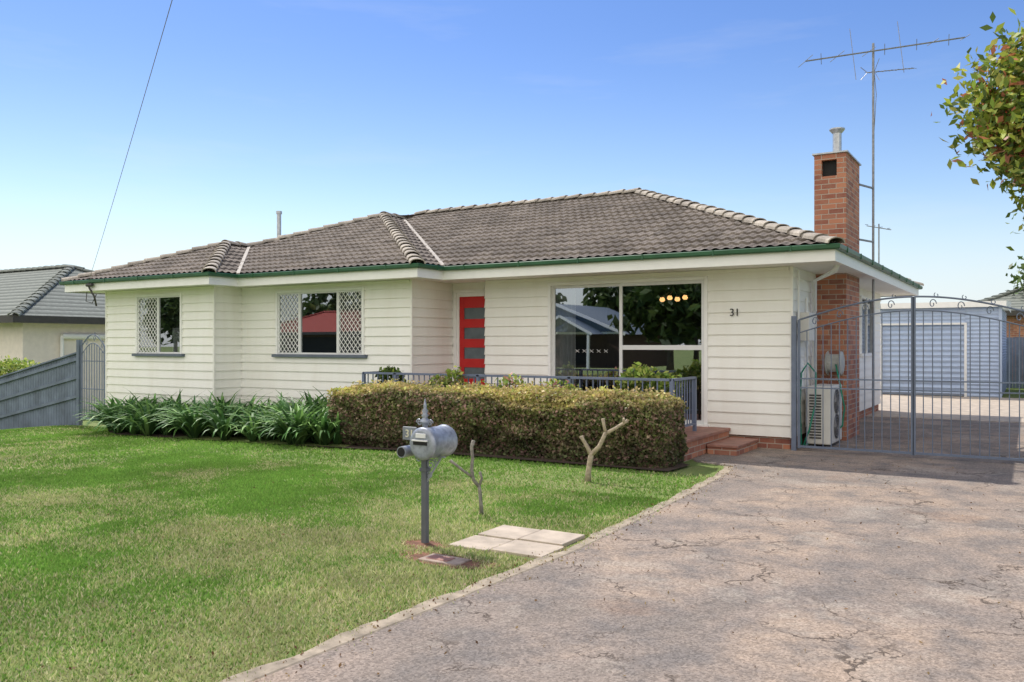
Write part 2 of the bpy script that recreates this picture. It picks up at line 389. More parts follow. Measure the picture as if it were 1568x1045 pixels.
sm2.box(XR-.03,XR+.05,19.55,19.62,1.42,2.7).box(XR-.03,XR+.05,21.28,21.35,1.42,2.7).box(XR-.03,XR+.05,19.62,21.28,2.64,2.7).box(XR-.03,XR+.08,19.5,21.4,1.38,1.44).box(XR-.03,XR+.03,20.4,20.46,1.44,2.64)
sm2.obj('side_window_frame',M_white,H)
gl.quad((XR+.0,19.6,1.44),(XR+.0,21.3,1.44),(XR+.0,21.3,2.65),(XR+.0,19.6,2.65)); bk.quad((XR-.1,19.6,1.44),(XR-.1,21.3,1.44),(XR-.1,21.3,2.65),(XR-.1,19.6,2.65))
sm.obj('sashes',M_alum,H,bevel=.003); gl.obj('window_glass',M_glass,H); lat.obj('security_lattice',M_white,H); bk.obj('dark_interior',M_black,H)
cu=MB()
def curtain(xa,xb,za,zb,y,amp=.025,per=.09):
    n=int((xb-xa)/.012)
    for i in range(n):
        a=xa+(xb-xa)*i/n; b_=xa+(xb-xa)*(i+1)/n; f=lambda t: y+amp*math.sin(2*math.pi*t/per+math.sin(t*7))
        cu.quad((a,f(a),za),(b_,f(b_),za),(b_,f(b_),zb),(a,f(a),zb))
curtain(-7.38,-7.0,.36,2.68,YA+.12); curtain(-15.95,-15.52,1.46,2.0,YC+.14)
cu.obj('curtains',M_curt,H)
mb=MB(); X0,X1,Y0,Y1,z0_,z1_=-8.2,-3.5,13.72,17.5,.3,2.8
mb.quad((X0,Y1,z0_),(X1,Y1,z0_),(X1,Y1,z1_),(X0,Y1,z1_)).quad((X0,Y0,z0_),(X0,Y1,z0_),(X0,Y1,z1_),(X0,Y0,z1_)).quad((X1,Y0,z0_),(X1,Y1,z0_),(X1,Y1,z1_),(X1,Y0,z1_)).quad((X0,Y0,z0_),(X1,Y0,z0_),(X1,Y1,z0_),(X0,Y1,z0_)).quad((X0,Y0,z1_),(X1,Y0,z1_),(X1,Y1,z1_),(X0,Y1,z1_))
mb.obj('living_room',M_room,H)
mb=MB(); mc=MB()
for k in range(4):
    cx=-5.97+.15*k; cz=2.49+.03*(k%2); mb.tube([(cx,15.2,cz-.04),(cx,15.2,cz-.01),(cx,15.2,cz+.04)],[.03,.055,.035],10); mc.beam((cx,15.2,cz+.05),(-5.74,15.2,2.68),.012)
mb.obj('chandelier_shades',M_lamp,H,smooth=True); mc.beam((-5.74,15.2,2.66),(-5.74,15.2,2.8),.02); mc.obj('chandelier_arms',M_dgalv,H)
mb=MB().box(-6.9,-5.2,15.4,16.2,1.0,1.05); mb.box(-6.8,-6.7,15.5,15.6,.3,1.0); mb.box(-5.4,-5.3,15.5,15.6,.3,1.0)
mb.obj('dining_table',M_dark,H)
mb=MB()
for k in range(5):
    cx=-6.92+k*.14; mb.beam((cx-.035,YA+.045,1.5),(cx+.035,YA+.045,1.55),.011,.003); mb.beam((cx-.035,YA+.043,1.55),(cx+.035,YA+.043,1.5),.011,.003)
mb.obj('pane_decals',M_white,H)
mb=MB().box(-9.72,-9.66,YD-.03,YD+.08,.2,2.66); mb.box(-9.66,-8.9,YD-.032,YD+.08,2.58,2.66); mb.box(-9.78,-9.721,YD-.05,YD+.02,.2,2.72); mb.box(-9.721,-8.87,YD-.052,YD+.0,2.661,2.72)
mb.obj('door_frame',M_white,H,bevel=.003)
DX0,DX1=-9.66,-8.87; mb=MB(); dg=MB()
mb.box(DX0,DX0+.1,YD-.01,YD+.035,.28,2.58); mb.box(DX1-.1,DX1,YD-.01,YD+.035,.28,2.58)
panels=[(.58,.80),(.97,1.19),(1.36,1.58),(1.75,1.97),(2.14,2.36)]
last=.28
for a,b_ in panels:
    mb.box(DX0+.1,DX1-.1,YD-.009,YD+.034,last,a); last=b_; dg.quad((DX0+.1,YD+.012,a),(DX1-.1,YD+.012,a),(DX1-.1,YD+.012,b_),(DX0+.1,YD+.012,b_))
mb.box(DX0+.1,DX1-.1,YD-.009,YD+.034,last,2.58)
mb.obj('door',M_red,H,bevel=.003); dg.obj('door_glass',simple('door_glass',(.14,.18,.20),.12),H)
text('house_number','31',.17,(-4.06,YA-.035,2.10),(math.pi/2,0,0),M_numd,H)

EP=[(-18.84,11.17),(-13.86,11.17),(-13.86,11.89),(-9.23,11.89),(-9.23,12.65),(-2.36,12.65),(-2.36,23.1),(-18.84,23.1)]
def offs(P,d):
    out=[]; n=len(P)
    for i in range(n):
        a=Vector(P[i-1]); b_=Vector(P[i]); c=Vector(P[(i+1)%n])
        d1=(b_-a).normalized(); d2=(c-b_).normalized(); n1=Vector((d1.y,-d1.x)); n2=Vector((d2.y,-d2.x))
        out.append(b_+(n1+n2)*d)
    return out
def profile_strip(mb,prof):
    rings=[offs(EP,d) for d,_ in prof]; n=len(EP)
    for k in range(len(prof)-1):
        for i in range(n):
            a,b_=rings[k][i],rings[k][(i+1)%n]; c,d=rings[k+1][(i+1)%n],rings[k+1][i]
            mb.quad((a.x,a.y,prof[k][1]),(b_.x,b_.y,prof[k][1]),(c.x,c.y,prof[k+1][1]),(d.x,d.y,prof[k+1][1]))
mb=MB(); profile_strip(mb,[(-.06,2.995),(.04,2.995),(.06,3.01),(.065,3.06),(.055,3.072),(.045,3.06),(.03,3.02),(-.05,3.02)]); mb.obj('gutter',M_green,H)
mb=MB(); profile_strip(mb,[(-.08,2.832),(-.02,2.832),(-.02,3.05)]); mb.obj('fascia',M_white,H)
mb=MB(); mb.quad(*[(p.x,p.y,2.853) for p in offs(EP,-.022)]); mb.obj('soffit',M_soffit,H)
mb=MB()
for k in range(len(EP)-2):
    a=Vector(EP[k]); b_=Vector(EP[k+1]); L=(b_-a).length; d=(b_-a)/L; nn=Vector((d.y,-d.x))
    t=.5
    while t<L:
        p=a+d*t+nn*.062; mb.beam((p.x,p.y,2.985),(p.x,p.y,3.075),.022,.02); t+=1.15
mb.obj('gutter_brackets',M_green,H)
PZ=.385; ZE=3.055
def tileplane(name,origin,e,g,poly,L,S):
    e=Vector(e); g=Vector(g); o=Vector(origin); per=.165; ns=6; c=.30
    prof=[0,.006,.020,.026,.020,.006]
    nc=int(L/per*ns)+2; nr=int(S/c)+2
    bm=bmesh.new(); rowsv=[]
    for r in range(nr):
        for half in (0,1):
            s=r*c+(c if half else 0); lift=.0 if half else .036
            zz=ZE+PZ*s+lift; rv=[]
            jr=random.uniform(-.003,.003)
            for i in range(nc):
                a=i*per/ns; h=prof[i%ns]; p=o+e*a+g*s
                rv.append(bm.verts.new((p.x,p.y,zz+h+jr)))
            rowsv.append(rv)
    for k in range(len(rowsv)-1):
        for i in range(nc-1):
            bm.faces.new((rowsv[k][i],rowsv[k][i+1],rowsv[k+1][i+1],rowsv[k+1][i]))
    n=len(poly); cx=sum(p[0] for p in poly)/n; cy=sum(p[1] for p in poly)/n
    for i in range(n):
        a=Vector(poly[i]); b_=Vector(poly[(i+1)%n]); d=(b_-a).normalized(); nn=Vector((d.y,-d.x))
        if nn.dot(Vector((cx,cy))-a)>0: nn=-nn
        bmesh.ops.bisect_plane(bm,geom=bm.verts[:]+bm.edges[:]+bm.faces[:],plane_co=(a.x,a.y,0),plane_no=(nn.x,nn.y,0),clear_outer=True)
    me=bpy.data.meshes.new(name); bm.to_mesh(me); bm.free(); me.materials.append(M_tile)
    ob=bpy.data.objects.new(name,me); COL.objects.link(ob); ob.parent=H
tileplane('roof_main_front',(-14.6,12.67),(1,0),(0,1),[(-2.36,12.65),(-7.58,17.87),(-14.45,17.87),(-9.23,12.65)],12.5,5.3)
tileplane('roof_mid_side',(-9.25,11.8),(0,1),(-1,0),[(-9.23,11.89),(-14.03,16.69),(-14.03,17.45),(-9.23,12.65)],5.8,4.9)
tileplane('roof_mid_front',(-16.5,11.91),(1,0),(0,1),[(-9.23,11.89),(-14.03,16.69),(-16.35,14.38),(-13.86,11.89)],7.4,4.9)
tileplane('roof_bay_side',(-13.88,11.1),(0,1),(-1,0),[(-13.86,11.17),(-16.35,13.66),(-16.35,14.38),(-13.86,11.89)],3.4,2.6)
tileplane('roof_bay_front',(-18.84,11.19),(1,0),(0,1),[(-18.84,11.17),(-13.86,11.17),(-16.35,13.66)],5.0,2.6)
tileplane('roof_main_side',(-2.38,12.65),(0,1),(-1,0),[(-2.36,12.65),(-2.36,23.1),(-7.58,17.87)],10.5,5.3)
mb=MB()
zf=lambda t: ZE+PZ*t
mb.quad((-18.84,11.17,ZE),(-16.35,13.66,zf(2.49)),(-16.35,14.38,zf(2.49)),(-14.03,16.69,zf(4.81)),(-13.62,17.87,zf(5.22)),(-18.84,23.1,ZE))
mb.quad((-2.36,23.1,ZE),(-7.58,17.87,zf(5.22)),(-13.62,17.87,zf(5.22)),(-18.84,23.1,ZE)); mb.obj('roof_rear',M_tile,H)
def caps(mb,a,b_,r=.115,seg=.36):
    a=Vector(a); b_=Vector(b_); L=(b_-a).length; d=(b_-a)/L; side=d.cross(Vector((0,0,1))).normalized(); up=side.cross(d).normalized()
    n=int(L/seg); seg=L/n
    for k in range(n):
        p=a+d*(k*seg-.03); q=a+d*((k+1)*seg+.0); i0=len(mb.v); r1=r*1.10; r2=r*.93; ju=random.uniform(-.006,.006)
        for (c,rr,lf) in ((p,r1*.86,.02),(p,r1,.022),(q,r2,.0)):
            for j in range(9):
                t=math.pi*j/8; sx=math.cos(t)*rr*1.15; sz=math.sin(t)**.8*rr*.75
                mb.v.append(tuple(c+side*sx+up*(sz+lf+ju-.02)))
        for l in range(2):
            for j in range(8): x=i0+l*9+j; mb.f.append((x,x+1,x+10,x+9))
mb=MB(); up=.02
caps(mb,(-2.38,12.67,ZE+up),(-7.58,17.87,zf(5.22)+up)); caps(mb,(-7.58,17.87,zf(5.22)+up),(-13.9,17.87,zf(5.22)+up))
caps(mb,(-9.25,11.91,ZE+up),(-14.03,16.69,zf(4.8)+up)); caps(mb,(-14.03,16.69,zf(4.8)+up),(-14.03,17.5,zf(4.8)+up))
caps(mb,(-16.35,14.38,zf(2.49)+up),(-14.03,16.69,zf(4.81)+up)); caps(mb,(-13.88,11.19,ZE+up),(-16.35,13.66,zf(2.49)+up)); caps(mb,(-18.82,11.19,ZE+up),(-16.35,13.66,zf(2.49)+up)); caps(mb,(-16.35,13.66,zf(2.49)+up),(-16.35,14.38,zf(2.49)+up))
caps(mb,(-2.38,23.08,ZE+up),(-7.58,17.87,zf(5.22)+up))
mb.obj('ridge_caps',M_cap,H)
mb=MB()
for a,b_ in (((-9.23,12.65,ZE+.03),(-14.03,17.45,zf(4.8)+.03)),((-13.86,11.89,ZE+.03),(-16.35,14.38,zf(2.49)+.03))): mb.beam(a,b_,.07,.04)
mb.obj('valley_flashing',M_valley,H)
MB().tube([(-16.2,15.2,3.5),(-16.2,15.2,4.95)],.055,12).tube([(-16.2,15.2,4.93),(-16.2,15.2,5.0)],.075,12).obj('roof_flue',M_galv,H,smooth=False)
CX0,CX1,CY0,CY1=-3.2,-2.68,15.2,16.5
mb=MB(); ox0,ox1,oz0,oz1=-3.08,-2.83,4.52,4.80
mb.box(CX0,CX1,CY0+.12,CY1,0,4.90); mb.box(CX0,CX1,CY0,CY0+.12,0,oz0); mb.box(CX0,ox0,CY0,CY0+.12,oz0,oz1); mb.box(ox1,CX1,CY0,CY0+.12,oz0,oz1); mb.box(CX0,CX1,CY0,CY0+.12,oz1,4.90)
mb.obj('chimney',M_brick,H)
MB().box(ox0,ox1,CY0+.10,CY0+.118,oz0,oz1).obj('chimney_vent',M_black,H)
MB().box(CX0-.03,CX1+.03,CY0-.03,CY1+.03,4.90,4.925).obj('chimney_cap',M_galv,H)
mb=MB(); mb.tube([(-2.88,15.5,4.92),(-2.88,15.5,5.36)],.075,14).tube([(-2.88,15.5,5.30),(-2.88,15.5,5.36),(-2.88,15.5,5.38)],[.08,.13,.13],14).tube([(-2.88,15.5,4.92),(-2.88,15.5,4.96)],.10,14); mb.obj('chimney_flue',M_galv,H)
mb=MB().tube([(-2.5,13.6,2.9),(-2.6,13.8,2.78),(XR+.09,14.7,2.70),(XR+.09,14.7,.0)],.04,10); mb.obj('downpipe',M_white,H,smooth=True)
MB().tube([(XR+.05,13.75,.1),(XR+.05,13.75,2.8)],.018,8).tube([(XR+.05,14.3,.3),(XR+.05,14.3,2.4)],.02,8).obj('conduit',M_white,H)
MB().box(XR+.025,XR+.2,13.8,14.25,1.7,2.15).obj('meter_box',M_acw,H,bevel=.01)

P=empty('porch')
MB().box(-10.5,-4.15,11.0,13.45,-.1,.255).obj('porch_base',M_brick,P)
MB().box(-10.52,-4.12,10.97,13.455,.257,.305).obj('porch_slab',M_slab,P,bevel=.008)
MB().box(-4.12,-3.68,12.3,13.4,.0,.12).obj('step_base',M_brick,P); MB().box(-4.125,-3.66,12.28,13.41,.122,.16).obj('step_slab',M_slab,P,bevel=.008)
R=empty('porch_railing'); mb=MB(); ry=11.67; rx=-4.44; rl=-10.28; zt=1.13
mb.beam((rl,ry,zt),(rx,ry,zt),.05,.035); mb.beam((rl,ry,.42),(rx,ry,.42),.035,.03); mb.beam((rx,ry,zt),(rx,12.65,zt),.05,.035); mb.beam((rx,ry,.42),(rx,12.65,.42),.035,.03)
for x,y in ((rl,ry),(-9.55,ry),(-7.8,ry),(-6.1,ry),(rx,ry),(rx,12.65)): mb.beam((x,y,.3),(x,y,zt+.01),.05)
x=rl+.1
while x<rx: mb.beam((x,ry,.42),(x,ry,zt),.016); x+=.115
y=ry+.1
while y<12.6: mb.beam((rx,y,.42),(rx,y,zt),.016); y+=.11
mb.beam((rl,ry,zt),(rl,12.45,zt),.05,.035)
mb.obj('rails',M_rail,R)

A=empty('air_conditioner')
MB().box(-3.06,-2.70,14.0,14.95,.06,.98).obj('case',M_acw,A,bevel=.015)
MB().box(-3.04,-2.98,14.05,14.9,.0,.06).box(-2.78,-2.72,14.05,14.9,0,.06).obj('feet',M_dark,A)
mb=MB()
for k in range(16): mb.box(-3.02,-2.84,13.988,13.999,.15+k*.045,.172+k*.045)
mb.obj('side_louvres',M_dark,A)
mb=MB()
for cz in (.32,.72):
    for r in (.06,.11,.16,.2):
        mb.tube([(-2.69,14.47+r*math.cos(t),cz+r*math.sin(t)) for t in np.linspace(0,2*math.pi,21)],.005,5)
    for t in np.linspace(0,2*math.pi,12,endpoint=False): mb.beam((-2.69,14.47,cz),(-2.69,14.47+.2*math.cos(t),cz+.2*math.sin(t)),.006)
mb.obj('fan_guards',M_dgalv,A)
mb=MB()
for cz in (.32,.72): mb.tube([(-2.703,14.47,cz),(-2.698,14.47,cz)],.2,24)
mb.obj('fan_wells',M_black,A)
Hs=empty('garden_hose_reel'); mb=MB(); hx,hy,hz=-2.83,15.0,1.33
mb.tube([(hx-.13,hy,hz),(hx-.11,hy,hz),(hx-.1,hy,hz)],[.17,.2,.2],20); mb.tube([(hx+.1,hy,hz),(hx+.12,hy,hz),(hx+.14,hy,hz)],[.2,.2,.15],20); mb.tube([(hx-.1,hy,hz),(hx+.1,hy,hz)],.15,16); mb.box(hx-.05,hx+.05,hy+.05,CY0,hz-.04,hz+.04)
mb.obj('reel',simple('reel_grey',(.50,.50,.46),.5),Hs,smooth=False)
mb=MB()
mb.tube([(hx+.05,hy-.15,hz-.02),(hx+.12,hy-.2,1.0),(hx+.2,hy-.22,.6),(hx+.16,hy-.2,.3),(hx+.0,hy-.25,.12),(hx-.3,13.7,.03),(XR+.12,13.62,.1),(XR+.1,13.62,.7),(XR+.12,13.62,1.2),(XR+.2,13.7,1.35),(XR+.3,13.8,1.2),(XR+.3,13.75,.7),(XR+.22,13.7,.3),(XR+.14,13.65,.06)],.014,6)
mb.obj('hose',M_hose,Hs,smooth=True)

T=empty('tv_antenna'); ax,ay=-2.52,17.0; mb=MB()
mb.tube([(ax,ay,.3),(ax,ay,7.25)],.022,8); mb.beam((ax,ay,4.55),(CX1,CY1-.05,4.55),.03); mb.beam((ax,ay,3.55),(CX1,CY1-.05,3.55),.03)
b0=Vector((-3.60,16.35,6.92)); b1=Vector((-1.05,17.7,7.30)); mb.tube([b0,b1],.014,6)
for k,t in enumerate(np.linspace(.0,1,11)):
    p=b0.lerp(b1,t); L=.52-.3*t; d=Vector((.45,-.78,-.05)).normalized()
    if k in (3,6): d=Vector((-.12,.05,1)).normalized(); L=.62
    elif k%2: d=Vector((.05,-.35,.5)).normalized(); L=.13
    mb.tube([p-d*L*.8,p+d*L*.8],.006,5)
c0=Vector((ax-.1,ay,6.72)); c1=Vector((ax+.68,ay+.1,6.70)); mb.tube([c0,c1],.009,6)
for t in np.linspace(0,1,8): p=c0.lerp(c1,t); mb.tube([p-Vector((.03,.12,.02)),p+Vector((.03,.12,.02))],.004,4)
for s in (-1,1): mb.tube([c0,c0+Vector((-.12,0,.12*s))],.006,4); mb.tube([c0+Vector((.12,0,0)),c0+Vector((.22,-.1,.2*s))],.006,4)
mb.tube([(ax,ay,6.9),(ax+.05,ay+.02,6.3),(ax+.01,ay,5.5)],.006,5)
mb.obj('mast_and_elements',M_dgalv,T)
T2=empty('tv_antenna.001'); mb=MB(); px,py=-7.6,40.; mb.tube([(px+1.9,py,3.2),(px+1.9,py,6.9)],.03,6); mb.tube([(px+1.4,py,6.85),(px+2.4,py,6.6)],.02,5)
for t in (0,.3,.6,.9): mb.tube([(px+1.4+t,py-.4,6.85-.25*t),(px+1.4+t,py+.4,6.95-.25*t)],.012,4)
mb.obj('mast',M_dgalv,T2)

W=empty('power_line'); a=Vector((-17.75,11.12,3.1))
e=Vector((-6.94,5.13,4.9)); dirv=(e-a); end=a+dirv*1.9
pts=[]
for t in np.linspace(0,1,40):
    p=a.lerp(end,t); p.z+= -.28*4*t*(1-t)*.5; pts.append(p)
MB().tube(pts,.004,5).obj('service_wire',simple('wire',(.3,.3,.3),.5),W)
mb=MB().tube([(-17.75,11.12,3.12),(-17.8,11.14,2.9),(-17.7,11.2,2.7),(-17.78,11.3,2.5)],.02,6).tube([(-17.85,11.12,2.95),(-17.65,11.12,2.95)],.035,8).tube([(-17.9,11.15,2.8),(-17.85,11.1,2.6),(-17.7,11.15,2.55),(-17.62,11.2,2.75)],.01,5); mb.obj('insulator',M_dark,W)

# ---------------------------------------------------------------- gates
def gate(name,x0,x1,y,zl,zr,sp=.118,r=.0095,base=.08,rails=(1.12,.98),arch=None):
    g=empty(name); mb=MB(); n=24
    def zt(x):
        t=(x-x0)/(x1-x0)
        if arch: return zl+arch*math.sin(math.pi*t)
        return zl+(zr-zl)*math.sin(math.pi/2*t) if zr>zl else zr+(zl-zr)*math.sin(math.pi/2*(1-t))
    P1=[(x0+(x1-x0)*i/n,y,zt(x0+(x1-x0)*i/n)) for i in range(n+1)]
    mb.tube(P1,.015,6); mb.tube([(p[0],p[1],p[2]-.2) for p in P1],.011,6)
    for z in rails: mb.beam((x0,y,z),(x1,y,z),.02)
    mb.beam((x0,y,base),(x1,y,base),.032); mb.beam((x0,y,base-.03),(x0,y,zt(x0)),.036); mb.beam((x1,y,base-.03),(x1,y,zt(x1)),.036)
    x=x0+sp; k=0
    while x<x1-.03:
        mb.tube([(x,y,base),(x,y,zt(x)-.2)],r*.8,5)
        if k%3==1:
            c=zt(x)-.1
            mb.tube([(x+.05*math.cos(t)*(1-t/9),y,c+.075*math.sin(t)*(1-t/9)) for t in np.linspace(0,7,18)],.007,5)
            mb.tube([(x+.05+.035*math.cos(t+2)*(1-t/9),y,zt(x)+.025+.035*math.sin(t+2)*(1-t/9)) for t in np.linspace(0,5.5,14)],.006,5)
        x+=sp; k+=1
    mb.obj('bars',M_gate,g); return g
gate('driveway_gate',-3.05,-1.465,13.42,2.02,2.33)
gate('driveway_gate.001',-1.44,.15,13.42,2.33,2.02)
gp=empty('gate_posts'); MB().box(-3.155,-3.085,13.37,13.44,0,2.08).box(.19,.27,13.37,13.44,0,2.08).obj('posts',M_gate,gp,bevel=.004)
gate('garden_gate',-19.1,-18.2,11.77,1.6,1.6,sp=.1,base=-.1,rails=(1.25,.6),r=.013,arch=.27)
F=empty('paling_fence'); mb=MB(); x=-19.3
MB().box(-19.24,-19.14,11.72,11.82,-.5,1.75).obj('gate_post',M_fence,F)
while x>-29:
    zt=max(.45,1.42-(-19.3-x)*.19); zb=float(gz(np.float64(x),0))-.05
    mb.box(x-.098,x,11.80,11.818,zb,zt+random.uniform(-.008,.008)); x-=.112
mb.obj('palings',M_fence,F)
mb=MB()
for o in (.12,.55,1.0): mb.beam((-19.25,11.77,1.42-o),(-24.3,11.77,.46-o),.04,.07)
mb.beam((-19.25,11.79,1.45),(-24.3,11.79,.49),.09,.035); mb.obj('rails',M_fence,F)
F2=empty('paling_fence.001'); mb=MB(); x=-8
while x<8: mb.box(x,x+.098,37,37.02,0,1.9+random.uniform(-.01,.01)); x+=.104
mb.obj('palings',M_fence,F2)
F3=empty('paling_fence.002'); mb=MB(); y=13.6
while y<37: mb.box(.62,.64,y,y+.098,0,1.8); y+=.104
mb.obj('palings',M_fence,F3)

# ---------------------------------------------------------------- shed
S=empty('garden_shed'); sx0,sx1,sy0,sy1,sh=-4.45,-.80,29.7,36.,2.78
def ribs(mb,x0,x1,z0,z1,y,h=.075,d=.018):
    z=z0
    while z<z1-.01:
        zt=min(z+h,z1); zm=(z+zt)/2
        mb.quad((x0,y,z),(x1,y,z),(x1,y-d,zm),(x0,y-d,zm)).quad((x0,y-d,zm),(x1,y-d,zm),(x1,y,zt),(x0,y,zt)); z=zt
mb=MB(); rx0,rx1=-4.15,-1.75
ribs(mb,sx0,rx0,0,sh,sy0,.12,.04); ribs(mb,rx1,sx1,0,sh,sy0,.12,.04); ribs(mb,rx0,rx1,2.25,sh,sy0,.12,.04)
z=0
while z<sh-.01: 
    zt=z+.09; zm=z+.045; mb.quad((sx1,sy0,z),(sx1,sy1,z),(sx1+.018,sy1,zm),(sx1+.018,sy0,zm)).quad((sx1+.018,sy0,zm),(sx1+.018,sy1,zm),(sx1,sy1,zt),(sx1,sy0,zt)); z=zt
mb.quad((sx0,sy0,0),(sx0,sy1,0),(sx0,sy1,sh),(sx0,sy0,sh)).quad((sx0,sy1,0),(sx1,sy1,0),(sx1,sy1,sh),(sx0,sy1,sh))
mb.obj('walls',M_shed,S)
mb=MB(); ribs(mb,rx0+.03,rx1-.03,0.03,2.25,sy0+.06,.17,.07); mb.obj('roller_door',M_shed,S)
MB().box(rx0-.04,rx0+.03,sy0-.06,sy0+.06,0,2.3).box(rx1-.03,rx1+.04,sy0-.06,sy0+.06,0,2.3).box(rx0-.04,rx1+.04,sy0-.065,sy0+.06,2.25,2.31).obj('door_trim',M_alum,S)
mb=MB()
mb.box(sx0-.15,sx1+.15,sy0-.2,sy0-.17,sh,sh+.17); mb.quad((sx0-.15,sy0-.2,sh+.17),(sx1+.15,sy0-.2,sh+.17),(sx1+.15,sy1,sh+.42),(sx0-.15,sy1,sh+.42)); mb.quad((sx1+.15,sy0-.2,sh),(sx1+.15,sy1,sh),(sx1+.15,sy1,sh+.42),(sx1+.15,sy0-.2,sh+.17))
mb.quad((sx0,sy0-.17,sh+.001),(sx1,sy0-.17,sh+.001),(sx1,sy0,sh+.001),(sx0,sy0,sh+.001)); mb.obj('roof',M_white,S)
MB().box(sx1-.06,sx1+.03,sy0-.05,sy0+.03,0,sh).box(sx0-.03,sx0+.05,sy0-.05,sy0+.03,0,sh).obj('corner_flashing',M_shed,S)

# ---------------------------------------------------------------- other houses
def hiphouse(name,x0,x1,y0,y1,zb,ze,p,wallm,roofm,ov=.6,fasc=None,wins=()):
    h=empty(name); MB().box(x0,x1,y0,y1,zb,ze).obj('walls',wallm,h)
    X0,X1,Y0,Y1=x0-ov,x1+ov,y0-ov,y1+ov; w=min(X1-X0,Y1-Y0)/2; zr=ze+p*w
    if X1-X0>=Y1-Y0: a=(X0+w,Y0+w,zr); b_=(X1-w,Y0+w,zr)
    else: a=(X0+w,Y0+w,zr); b_=(X0+w,Y1-w,zr)
    mb=MB(); c=[(X0,Y0,ze),(X1,Y0,ze),(X1,Y1,ze),(X0,Y1,ze)]
    if X1-X0>=Y1-Y0: mb.quad(c[0],c[1],b_,a).quad(c[1],c[2],b_).quad(c[2],c[3],a,b_).quad(c[3],c[0],a); hips=[(c[0],a),(c[3],a),(c[1],b_),(c[2],b_),(a,b_)]
    else: mb.quad(c[0],c[1],a).quad(c[1],c[2],b_,a).quad(c[2],c[3],b_).quad(c[3],c[0],a,b_); hips=[(c[0],a),(c[1],a),(c[2],b_),(c[3],b_),(a,b_)]
    mb.obj('roof',roofm,h)
    mb=MB()
    for q,r in hips: caps(mb,q,r,.14,.4)
    mb.obj('roof_caps',roofm,h)
    f=MB().box(X0,X1,Y0-.05,Y0,ze-.2,ze+.03).box(X1,X1+.05,Y0-.05,Y1,ze-.2,ze+.031).box(X0,X1,Y1,Y1+.05,ze-.2,ze+.03).box(X0-.05,X0,Y0-.05,Y1,ze-.2,ze+.031)
    f.quad((X0,Y0,ze-.1),(X1,Y0,ze-.1),(X1,Y1,ze-.1),(X0,Y1,ze-.1)); f.obj('fascia',fasc or M_dark,h)
    g=MB()
    for wx0,wx1,wz0,wz1 in wins: g.box(wx0,wx1,y1-.01,y1+.02,wz0,wz1)
    if wins: g.obj('windows',M_black,h)
    return h
def rooftex():
    m,nt,b=newmat('neighbour_roof'); p=geo(nt); s=N(nt,'ShaderNodeSeparateXYZ'); nt.links.new(p,s.inputs[0])
    w=N(nt,'ShaderNodeTexWave',wave_type='BANDS',bands_direction='Z',wave_profile='SAW'); w.inputs['Scale'].default_value=2.3; nt.links.new(p,w.inputs[0])
    c=mix(nt,w.outputs['Fac'],(.11,.125,.11),(.34,.36,.32)); c=mix(nt,ramp(nt,noi(nt,p,8,5),[(.4,0.),(.7,.4)]),c,(.12,.12,.11))
    nt.links.new(c,b.inputs['Base Color']); b.inputs['Roughness'].default_value=.95; b.inputs['Specular IOR Level'].default_value=.1; bump(nt,b,w.outputs['Fac'],.5,.03); return m
M_nroof=rooftex()
hiphouse('neighbour_house',-44,-27,14.7,22.7,-1.3,2.5,.45,M_render,M_nroof)
nb=empty('neighbour_pipe'); MB().tube([(-26.9,15.9,1.9),(-26.9,17.9,1.9)],.1,10).tube([(-26.9,15.9,1.9),(-26.9,15.9,-1)],.06,8).obj('pipe',M_white,nb)
hiphouse('neighbour_house.001',-57,-45,-34,-26,0,2.6,.4,M_dbrick,M_redroof,wins=[(-52,-47,.6,2.2)])
G=empty('neighbour_house.002'); gx0,gx1,gy0,gy1,ge,ga=-33.5,-23.5,-34,-25.5,2.5,4.5; gm=(gx0+gx1)/2
MB().box(gx0,gx1,gy0,gy1,0,ge).obj('walls',M_dbrick,G)
mb=MB(); mb.quad((gx0-.5,gy0,ge-.2),(gx0-.5,gy1+.5,ge-.2),(gm,gy1+.5,ga),(gm,gy0,ga)).quad((gx1+.5,gy0,ge-.2),(gx1+.5,gy1+.5,ge-.2),(gm,gy1+.5,ga),(gm,gy0,ga)); mb.quad((gx0,gy1+.02,ge),(gx1,gy1+.02,ge),(gm,gy1+.02,ga-.1))
pm=-27.0; mb.quad((pm-2.4,gy1+.4,2.3),(pm-2.4,gy1+2.4,2.3),(pm,gy1+2.4,3.5),(pm,gy1,3.5)).quad((pm+2.4,gy1+.4,2.3),(pm+2.4,gy1+2.4,2.3),(pm,gy1+2.4,3.5),(pm,gy1,3.5)); mb.obj('roof',M_blueroof,G)
mb=MB()
for s in (-1,1): mb.beam((gm+s*(gm-gx0+.5),gy1+.53,ge-.2),(gm,gy1+.53,ga),.05,.2); mb.beam((pm+s*2.4,gy1+2.43,2.3),(pm,gy1+2.43,3.5),.05,.16); mb.beam((pm+s*2.1,gy1+2.3,0),(pm+s*2.1,gy1+2.3,2.4),.16)
mb.beam((gx0,gy1+.1,2.4),(gx1,gy1+.1,2.4),.1,.15); mb.obj('bargeboards_and_posts',M_white,G)
MB().box(-32,-30.3,gy1-.01,gy1+.03,.9,2.1).box(-28,-26,gy1-.01,gy1+.03,.2,2.2).obj('windows',M_black,G)
hiphouse('neighbour_house.003',2,16,-33,-25,0,2.8,.45,M_brick,M_nroof,wins=[(4,6,.9,2.2)])
hiphouse('neighbour_house.004',-2.6,6,44,52,0,3.1,.4,M_brick,M_nroof)

